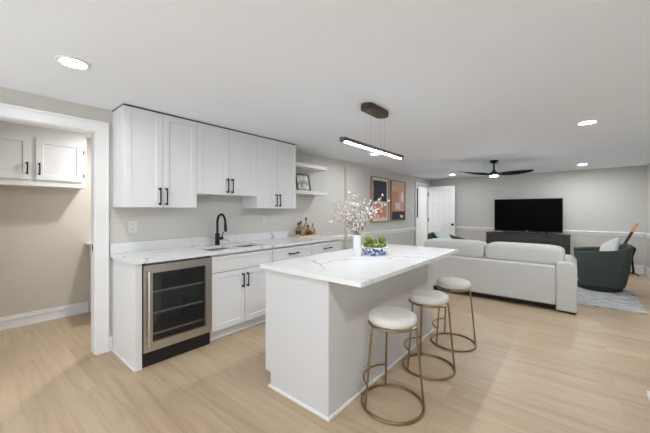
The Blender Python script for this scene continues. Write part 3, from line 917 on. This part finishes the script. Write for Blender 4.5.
for i, (p, lb) in enumerate(zip(spots, labs)):
    a = math.radians(-40)
    x = BXc + p[0] * math.cos(-a) - p[1] * math.sin(-a); y = BYc + p[0] * math.sin(-a) + p[1] * math.cos(-a)
    if i == 0:
        o = ap; o.location = (x, y, CT + p[2]); o['label'] = lb
    else:
        o = dup(ap, (x, y, CT + p[2]), 0, lb)
    o.rotation_euler = (rnd.uniform(-0.4, 0.4), rnd.uniform(-0.4, 0.4), rnd.uniform(0, 6))

# ------------------------------------------------------------------ bar stools
st = thing('bar_stool', 'round white bar stool nearest the camera', 'bar stool', (0, 0, 0), 0, 'bar stools along the island')
RS, RB, ZR = 0.156, 0.206, 0.556
MB().lathe([(0, ZR + 0.009), (RS - 0.012, ZR + 0.009), (RS + 0.003, ZR + 0.018), (RS + 0.006, ZR + 0.035), (RS + 0.003, ZR + 0.056), (RS - 0.012, ZR + 0.068), (RS - 0.05, ZR + 0.073), (0, ZR + 0.075)], (0, 0, 0), 48).build('seat', 'seat_leather', st, smooth=60)
m = MB(); m.tube(arc((0, 0), RS, 0, 360 - 7.5, 47, ZR), 0.0085, 10, True)
m.build('seat_ring', 'brass', st)
m = MB(); m.tube(arc((0, 0), RB, 0, 360 - 7.5, 47, 0.0095), 0.009, 10, True)
m.build('base_ring', 'brass', st)
LEGS = (-121, 131, 27)
for a in LEGS:
    c, s = math.cos(math.radians(a)), math.sin(math.radians(a))
    MB().tube([(RS * c, RS * s, ZR), ((RS + RB) / 2 * c, (RS + RB) / 2 * s, ZR / 2), (RB * c, RB * s, 0.012)], 0.0075, 10).build('leg', 'brass', st)
rf = RB - (RB - RS) * 0.17 / ZR
MB().tube(arc((0, 0), rf + 0.004, 131, 239, 24, 0.17), 0.0075, 10).build('foot_rest', 'brass', st)
st.location = (2.416, 0.985, 0)
dup(st, (2.426, 1.622, 0), 0.0, 'round white bar stool between the other two')
dup(st, (2.442, 2.245, 0), 0.0, 'round white bar stool farthest from the camera, beside the sofa')

# ------------------------------------------------------------------ ceiling fittings
def downlight(label, x, y, lamp='lamp_white'):
    t = thing('recessed_light', label, 'ceiling light', (x, y, CEIL), 0, 'recessed ceiling lights')
    MB().lathe([(0.066, -0.0045), (0.070, -0.009), (0.086, -0.006), (0.089, -0.0006), (0.066, -0.0006)], (x, y, CEIL), 40).build('trim_ring', 'trim_paint', t)
    MB().lathe([(0, -0.0052), (0.0655, -0.0052), (0.0655, -0.0012), (0, -0.0012)], (x, y, CEIL), 32).build('diffuser', lamp, t)
    return t
downlight('largest looking recessed ceiling light, near the pantry doorway', 0.915, -0.447, 'lamp_dim')
downlight('larger of the two recessed lights on the right of the ceiling', 3.483, 3.375)
downlight('smaller recessed light right of the fan, above the console end', 3.516, 7.20)
downlight('small recessed light near the far wall above the open white door', 0.925, 7.287, 'lamp_dim')
downlight('recessed light glimpsed just behind the glowing pendant bar', 0.839, 3.453, 'lamp_mid')
downlight('recessed ceiling light near the camera, out of the picture', 3.55, -0.43)
downlight('recessed ceiling light inside the pantry', -0.72, 0.40, 'lamp_bright')
downlight('added unseen ceiling light in the room beyond the far doorway', -0.8, 7.2)  # unseen lamp, added to light the white walls there

PXc, PYc, PZ = 1.96, 1.555, 1.872
t = thing('pendant_light', 'linear bronze pendant bar with glowing strip above the island', 'pendant light', (PXc, PYc, CEIL))
MB().prism(stadium(PXc, PYc - 0.02, 0.062, 0.19), 'z', CEIL - 0.05, CEIL - 0.0005).build('ceiling_canopy', 'bronze', t, bev=0.004)
m = MB()
m.prism(stadium(PXc, PYc, 0.030, 0.545), 'z', PZ + 0.004, PZ + 0.036)
bar = m.build('light_bar', 'bar_bronze', t, bev=0.003)
MB().prism(stadium(PXc + 0.006, PYc, 0.011, 0.50), 'z', PZ, PZ + 0.0038).build('led_strip', 'led_white', bar)
for (dx, dy) in ((-0.022, -0.14), (0.022, -0.14), (-0.022, 0.12), (0.022, 0.12)):
    MB().tube([(PXc + dx, PYc + dy, PZ + 0.036), (PXc + dx, PYc + dy, CEIL - 0.05)], 0.0009, 6).build('cable', 'cable', t)
for dy in (-0.14, 0.12):
    MB().lathe([(0, -0.0115), (0.007, -0.0115), (0.007, 0), (0, 0)], (PXc, PYc + dy, CEIL - 0.0502), 12).build('cable_grip', 'chrome_rail', t)

# ceiling fan
FX, FYc = 2.215, 5.50
t = thing('ceiling_fan', 'black three blade ceiling fan with a light, over the sofa', 'ceiling fan', (FX, FYc, CEIL))
MB().lathe([(0, -0.0006), (0.075, -0.0006), (0.072, -0.012), (0.045, -0.048), (0.018, -0.056), (0, -0.056)], (FX, FYc, CEIL), 28).build('ceiling_canopy', 'fan_black', t)
MB().tube([(FX, FYc, CEIL - 0.05), (FX, FYc, CEIL - 0.19)], 0.014, 12).build('downrod', 'fan_black', t)
MB().lathe([(0, -0.175), (0.028, -0.175), (0.034, -0.205), (0.055, -0.222), (0.12, -0.242), (0.135, -0.258), (0.12, -0.273), (0.075, -0.288), (0, -0.288)], (FX, FYc, CEIL), 32).build('motor_housing', 'fan_blue', t)
MB().lathe([(0, -0.2885), (0.064, -0.2885), (0.064, -0.299), (0.056, -0.304), (0, -0.306)], (FX, FYc, CEIL), 32).build('light_dome', 'fan_white', t)
for bi, ang in enumerate((220, 28, 100)):
    a = math.radians(ang); ca, sa = math.cos(a), math.sin(a)
    V = []; n = 16
    for i in range(n + 1):
        s = i / n
        r = 0.07 + 0.60 * s
        wd = (0.030 + 0.055 * math.sin(min(1, s * 1.25) * PI * 0.62)) * (1 if s < 0.9 else math.sqrt(max(0.02, 1 - ((s - 0.9) / 0.1) ** 2)))
        tw = math.radians(22 * (1 - s) + 9)
        zz = CEIL - 0.252 + 0.045 * s * s
        sw = -0.02 * math.sin(PI * s)
        for (k, th) in ((-1, 0.004), (1, 0.004), (1, -0.004), (-1, -0.004)):
            lo = k * wd * math.cos(tw) + sw; up = -k * wd * math.sin(tw) + th
            V.append((FX + r * ca - lo * sa, FYc + r * sa + lo * ca, zz + up))
    F = [(0, 1, 2, 3), (4 * n + 3, 4 * n + 2, 4 * n + 1, 4 * n)]
    for i in range(n):
        for k in range(4): F.append((4 * i + k, 4 * i + (k + 1) % 4, 4 * i + 4 + (k + 1) % 4, 4 * i + 4 + k))
    MB().add(V, F).build('blade', 'fan_black', t, smooth=60)

# ------------------------------------------------------------------ paintings
mat_art('art_navy', lin(205, 190, 175), [(-0.30, 0.30, -0.04, 0.42, lin(40, 42, 52)), (-0.30, 0.30, -0.10, -0.035, lin(225, 215, 205)), (-0.30, 0.30, -0.42, -0.10, lin(205, 140, 115)), (-0.30, 0.30, -0.46, -0.40, lin(228, 205, 190))])
mat_art('art_peach', lin(214, 165, 135), [(-0.40, 0.40, 0.25, 0.60, lin(222, 180, 155)), (-0.40, 0.0, -0.25, 0.2, lin(200, 140, 115)), (0.14, 0.30, -0.02, 0.22, lin(225, 218, 210)), (-0.16, 0.08, -0.22, -0.05, lin(222, 200, 185)),
                                        (-0.42, 0.42, -0.6, -0.26, lin(38, 42, 60)), (0.10, 0.26, -0.42, -0.36, lin(220, 215, 210))])
def painting(label, y0, y1, z0, z1, art, matted):
    yc, zc = (y0 + y1) / 2, (z0 + z1) / 2
    t = thing('framed_painting', label, 'painting', (0, yc, zc), 0, 'abstract paintings on the wall')
    m = MB(); f = 0.025; x1 = 0.05
    m.box(0.001, y0, z0, x1, y0 + f, z1); m.box(0.001, y1 - f, z0, x1, y1, z1)
    m.box(0.001, y0 + f, z0, x1, y1 - f, z0 + f); m.box(0.001, y0 + f, z1 - f, x1, y1 - f, z1)
    m.build('frame', 'frame_oak', t, bev=0.002)
    if matted:
        MB().box(0.004, y0 + f, z0 + f, 0.03, y1 - f, z1 - f).build('mat_board', 'mat_board', t)
        MB().box(0.0302, y0 + f + 0.03, z0 + f + 0.03, 0.034, y1 - f - 0.055, z1 - f - 0.035).build('canvas', art, t)
    else:
        MB().box(0.004, y0 + f, z0 + f, 0.034, y1 - f, z1 - f).build('canvas', art, t)
painting('abstract painting with a navy block over peach, nearer the kitchen', 4.685, 5.445, 1.066, 2.074, 'art_navy', True)
painting('peach abstract painting with a navy foot, nearer the far doorway', 5.585, 6.35, 1.077, 2.062, 'art_peach', False)

# ------------------------------------------------------------------ living area
m = MB().box(0.42, 4.66, 0.0005, 4.10, 7.15, 0.011)
tag(m.build('area_rug', 'rug_pile', bev=0.003), 'pale blue and cream distressed rug under sofa and armchairs', 'rug')

t = thing('sofa', 'long oatmeal sofa seen from behind with two bolster back cushions', 'sofa', (2.3, 4.5, 0))
SY = 4.035
def arm(m, x0, x1):
    # rounded-top arm, long along y
    pr = [(x0, 0.025), (x1, 0.025)]
    r = 0.085; z1 = 0.655
    for i in range(9):
        a = PI / 2 * i / 8
        pr.append((x1 - r + r * math.cos(a), z1 - r + r * math.sin(a)))
    r2 = 0.05
    for i in range(9):
        a = PI / 2 + PI / 2 * i / 8
        pr.append((x0 + r2 + r2 * math.cos(a), z1 - r2 + r2 * math.sin(a)))
    m.prism(pr, 'y', SY, 4.98)
m = MB(); arm(m, 3.195, 3.41); m.build('armrest', 'sofa_fabric', t, bev=0.02, bseg=4)
m = MB(); arm(m, 1.20, 1.415); m.build('armrest', 'sofa_fabric', t, bev=0.02, bseg=4)
MB().box(1.416, SY + 0.004, 0.085, 3.194, 4.22, 0.598).build('back_frame', 'sofa_fabric', t, bev=0.022, bseg=4)
MB().box(1.416, 4.221, 0.085, 3.194, 4.96, 0.30).build('seat_frame', 'sofa_fabric', t, bev=0.02, bseg=3)
for (a, b) in ((1.418, 2.303), (2.307, 3.192)):
    MB().squad(((a + b) / 2, 4.62, 0.37), ((b - a) / 2, 0.38, 0.085), 0.35, 0.22).build('seat_cushion', 'sofa_fabric', t)
for (a, b) in ((1.40, 2.335), (2.34, 3.285)):
    MB().squad(((a + b) / 2, 4.275, 0.712), ((b - a) / 2, 0.165, 0.138), 0.42, 0.2, 64, 28).build('back_cushion', 'sofa_fabric', t)
MB().box(1.30, SY + 0.10, 0.03, 3.30, 4.90, 0.0848).build('base', 'sofa_base', t)  # recessed near-black box, stands in for the shadow beneath the sofa
for x in (1.25, 3.36):
    for y in (4.08, 4.92): MB().box(x - 0.035, y - 0.035, 0.0012 if y < 4.5 else 0.0115, x + 0.035, y + 0.035, 0.0249).build('foot', 'sofa_base', t)

# barrel armchair, faces +X in its own frame
def barrel_chair():
    t = thing('barrel_armchair', 'dark green barrel armchair right of the sofa holding a pale pillow', 'armchair', (0, 0, 0), 0, 'green barrel armchairs')
    def sup(a, rx, ry, e=0.62):
        c, s = math.cos(a), math.sin(a)
        return (rx * math.copysign(abs(c) ** e, c), ry * math.copysign(abs(s) ** e, s))
    V = []; F = []; n = 48
    A0, A1 = math.radians(42), math.radians(318)
    prof = 9
    for i in range(n + 1):
        a = A0 + (A1 - A0) * i / n
        back = 0.5 - 0.5 * math.cos((a - A0) / (A1 - A0) * 2 * PI)       # 0 at arm ends, 1 at the back
        top = 0.655 + 0.125 * back ** 1.3
        sec = []
        for (so, z) in ((0.81, 0.085), (0.86, 0.16), (0.95, 0.40), (1.0, top - 0.03), (0.985, top - 0.008), (0.93, top), (0.85, top - 0.008), (0.825, top - 0.03), (0.79, 0.40), (0.72, 0.16), (0.70, 0.085)):
            x, y = sup(a, 0.375 * so, 0.375 * so)
            sec.append((x - 0.02 * back * (z / 0.7), y, z))
        V += sec
    k = 11
    for i in range(n):
        for j in range(k):
            F.append((i * k + j, i * k + (j + 1) % k, (i + 1) * k + (j + 1) % k, (i + 1) * k + j))
    F.append(tuple(range(k))); F.append(tuple(n * k + j for j in reversed(range(k))))
    MB().add(V, F).build('shell', 'green_fabric', t, bev=0.012, bseg=3, smooth=60)
    MB().lathe([(0, 0.09), (0.29, 0.09), (0.295, 0.12), (0.315, 0.28), (0.30, 0.30), (0, 0.30)], (0.01, 0, 0), 40, 0.86, 0.84).build('seat_base', 'green_fabric', t)
    MB().squad((0.05, 0, 0.375), (0.29, 0.275, 0.078), 0.4, 0.5).build('seat_cushion', 'green_fabric', t)
    MB().lathe([(0, 0.013), (0.29, 0.013), (0.295, 0.02), (0.295, 0.0895), (0, 0.0895)], (0, 0, 0), 40, 1.0, 1.0).build('swivel_base', 'sofa_base', t)
    return t
ch = barrel_chair()
ch.location = (3.70, 5.97, 0); ch.rotation_euler = (0, 0, math.radians(180 + 4))
c2 = dup(ch, (1.02, 6.52, 0), math.radians(-32), 'dark green barrel armchair left of the sofa in front of the white door')

def pillow(name, label, c, s, rot, mat):
    M = rot.to_3x3()
    V = []
    m = MB()
    nu, nv = 18, 18
    top = []; bot = []
    for j in range(nv + 1):
        for i in range(nu + 1):
            u = -1 + 2 * i / nu; v = -1 + 2 * j / nv
            h = (max(0, (1 - u ** 4)) * max(0, (1 - v ** 4))) ** 0.55
            pinch = 1 - 0.07 * (1 - abs(u * v)) * max(abs(u), abs(v)) ** 3
            top.append(Vector((u * s[0] * pinch, v * s[1] * pinch, s[2] * h))); bot.append(Vector((u * s[0] * pinch, v * s[1] * pinch, -s[2] * h)))
    Vv = [Vector(c) + M @ p for p in top] + [Vector(c) + M @ p for p in bot]
    o = (nu + 1) * (nv + 1); F = []
    for j in range(nv):
        for i in range(nu):
            a = j * (nu + 1) + i
            F.append((a, a + 1, a + nu + 2, a + nu + 1)); F.append((o + a, o + a + nu + 1, o + a + nu + 2, o + a + 1))
    m.add(Vv, F)
    me_o = m.build(name, mat, smooth=80)
    bm = bmesh.new(); bm.from_mesh(me_o.data); bmesh.ops.remove_doubles(bm, verts=bm.verts, dist=0.0005)
    bmesh.ops.recalc_face_normals(bm, faces=bm.faces); bm.to_mesh(me_o.data); bm.free()
    for p in me_o.data.polygons: p.use_smooth = True
    return tag(me_o, label, 'pillow')
R1 = Matrix.Rotation(math.radians(22), 4, 'Z') @ Matrix.Rotation(math.radians(-62), 4, 'Y') @ Matrix.Rotation(math.radians(32), 4, 'Z')
pillow('throw_pillow', 'pale grey throw pillow in the right green armchair', (3.825, 5.95, 0.675), (0.19, 0.19, 0.055), R1, 'pillow_fabric')
R2 = Matrix.Rotation(math.radians(-32), 4, 'Z') @ Matrix.Rotation(math.radians(62), 4, 'Y') @ Matrix.Rotation(math.radians(15), 4, 'Z')
pillow('throw_pillow', 'pale blue throw pillow in the left green armchair', (0.945, 6.56, 0.665), (0.20, 0.20, 0.055), R2, 'pillow_blue')

# media console
t = thing('media_console', 'long dark wood console under the television', 'console', (2.46, 8.0, 0))
CX0, CX1, CYF = 1.618, 3.318, 7.80
m = MB(); m.box(CX0, CYF + 0.02, 0.08, CX1, 8.20, 0.735); m.build('console_body', 'console_wood', t, bev=0.002)
MB().box(CX0 - 0.006, CYF - 0.004, 0.7352, CX1 + 0.006, 8.204, 0.76).build('console_top', 'console_wood', t, bev=0.003)
MB().box(CX0 + 0.03, CYF + 0.05, 0.0005, CX1 - 0.03, 8.18, 0.0798).build('plinth', 'sofa_base', t)
xm = (CX0 + CX1) / 2 - 0.04
for (a, b) in ((CX0 + 0.02, xm - 0.012), (xm + 0.012, CX1 - 0.02)):
    for (z0, z1) in ((0.10, 0.345), (0.355, 0.59), (0.60, 0.725)):
        d = MB().box(a, CYF, z0, b, CYF + 0.0195, z1).build('drawer_front', 'console_wood', t, bev=0.002)
        MB().box((a + b) / 2 - 0.06, CYF - 0.012, z1 - 0.018, (a + b) / 2 + 0.06, CYF - 0.0003, z1 - 0.010).build('handle', 'black_metal', d)

# television
t = thing('television', 'large black flat television on the console', 'television', (2.48, 8.0, 0.7602))
TX0, TX1, TZ0, TZ1, TY = 1.778, 3.186, 0.803, 1.617, 7.99
MB().box(TX0, TY, TZ0, TX1, TY + 0.05, TZ1).build('television_body', 'tv_black', t, bev=0.004)
MB().box(TX0 + 0.022, TY - 0.0012, TZ0 + 0.03, TX1 - 0.022, TY - 0.0002, TZ1 - 0.018).build('screen', 'tv_screen', t)
MB().box(2.468, TY - 0.0025, TZ0 + 0.007, 2.512, TY - 0.0003, TZ0 + 0.020).build('logo', 'tv_logo', t)
for x in (2.03, 2.88):
    m = MB(); m.tube([(x, TY + 0.02, TZ0 - 0.0005), (x, TY - 0.09, 0.768)], 0.009, 8); m.tube([(x, TY + 0.02, TZ0 - 0.0005), (x, TY + 0.13, 0.768)], 0.009, 8)
    m.box(x - 0.012, TY - 0.11, 0.7606, x + 0.012, TY - 0.07, 0.772); m.box(x - 0.012, TY + 0.11, 0.7606, x + 0.012, TY + 0.15, 0.772)
    m.build('foot', 'tv_black', t)

# guitar on a stand behind the right armchair
GY = 7.78
gd = Vector((0.39, 0, 0.92)).normalized()
gr_ = Vector((gd.z, 0, -gd.x))
g0 = Vector((3.96, GY, 0.125))       # lower bout end
t = thing('guitar', 'dark guitar with a natural wood headstock behind the right armchair', 'guitar', tuple(g0))
def GP(s, w, d): return g0 + gd * s + gr_ * w + Vector((0, d, 0))
out = []
for (s, w) in ((0.0, 0.0), (0.015, 0.09), (0.06, 0.17), (0.13, 0.195), (0.20, 0.175), (0.26, 0.14), (0.31, 0.135), (0.36, 0.15), (0.41, 0.145), (0.445, 0.095), (0.46, 0.04)):
    out.append((s, w))
ol = [p for p in out] + [(s, -w) for (s, w) in reversed(out[1:])]
V = [GP(s, w, -0.045) for (s, w) in ol] + [GP(s, w, 0.045) for (s, w) in ol]; n = len(ol)
F = [tuple(range(n)), tuple(reversed(range(n, 2 * n)))] + [(i, (i + 1) % n, n + (i + 1) % n, n + i) for i in range(n)]
body = MB().add(V, F).build('guitar_body', 'guitar_body', t, bev=0.008)
def gbox(m, s0, s1, w0, w1, d0, d1):
    V = [GP(s0, -w0, d0), GP(s0, w0, d0), GP(s1, w1, d0), GP(s1, -w1, d0), GP(s0, -w0, d1), GP(s0, w0, d1), GP(s1, w1, d1), GP(s1, -w1, d1)]
    m.add(V, [(3, 2, 1, 0), (4, 5, 6, 7), (0, 1, 5, 4), (1, 2, 6, 5), (2, 3, 7, 6), (3, 0, 4, 7)])
m = MB(); gbox(m, 0.30, 0.835, 0.028, 0.022, -0.062, -0.0455); m.build('neck', 'guitar_neck', t)
m = MB(); gbox(m, 0.8352, 0.87, 0.022, 0.034, -0.062, -0.044); gbox(m, 0.8702, 0.98, 0.034, 0.028, -0.062, -0.044); gbox(m, 0.9802, 1.035, 0.028, 0.010, -0.062, -0.044)
hs = m.build('headstock', 'guitar_head', t)
for s in (0.885, 0.925, 0.965):
    for w in (-1, 1):
        m = MB(); m.tube([GP(s, w * 0.030, -0.053), GP(s, w * 0.052, -0.053)], 0.006, 6); m.build('tuning_peg', 'chrome_rail', hs)
m = MB(); gbox(m, 0.10, 0.13, 0.06, 0.06, -0.052, -0.0456); m.build('bridge', 'guitar_neck', t)
t = thing('guitar_stand', 'black guitar stand on the floor behind the right armchair', 'guitar stand', (4.2, 7.86, 0))
m = MB()
m.tube([(4.325, 7.90, 0.02), (4.312, 7.90, 0.20), (4.300, 7.90, 0.34), (4.318, 7.90, 0.47), (4.328, 7.90, 0.53), (4.31, 7.90, 0.575)], [0.020, 0.018, 0.018, 0.030, 0.042, 0.030], 10)
m.build('upright', 'black_metal', t)
for (x, y) in ((4.02, 7.86), (4.38, 7.72), (4.33, 8.10)):
    MB().tube([(4.32, 7.90, 0.05), (x, y, 0.014)], 0.012, 8).build('leg', 'black_metal', t)
for x in (3.90, 4.06):
    MB().tube([(4.315, 7.885, 0.10), (x, 7.85, 0.092), (x, 7.70, 0.092), (x, 7.69, 0.125)], 0.008, 8).build('cradle_arm', 'black_metal', t)

# low step at the right edge
t = thing('floor_step', 'low grey step with a white base strip at the right picture edge', 'step', (4.15, 1.57, 0))
MB().box(3.79, 0.9, 0.0005, 4.52, 2.24, 0.23).build('step_block', 'step_grey', t, bev=0.004)
MB().box(3.775, 2.2405, 0.0005, 4.52, 2.255, 0.03).build('base_strip', 'trim_paint', t, bev=0.003)
MB().box(3.775, 0.9, 0.0005, 3.7897, 2.24, 0.03).build('base_strip', 'trim_paint', t, bev=0.003)
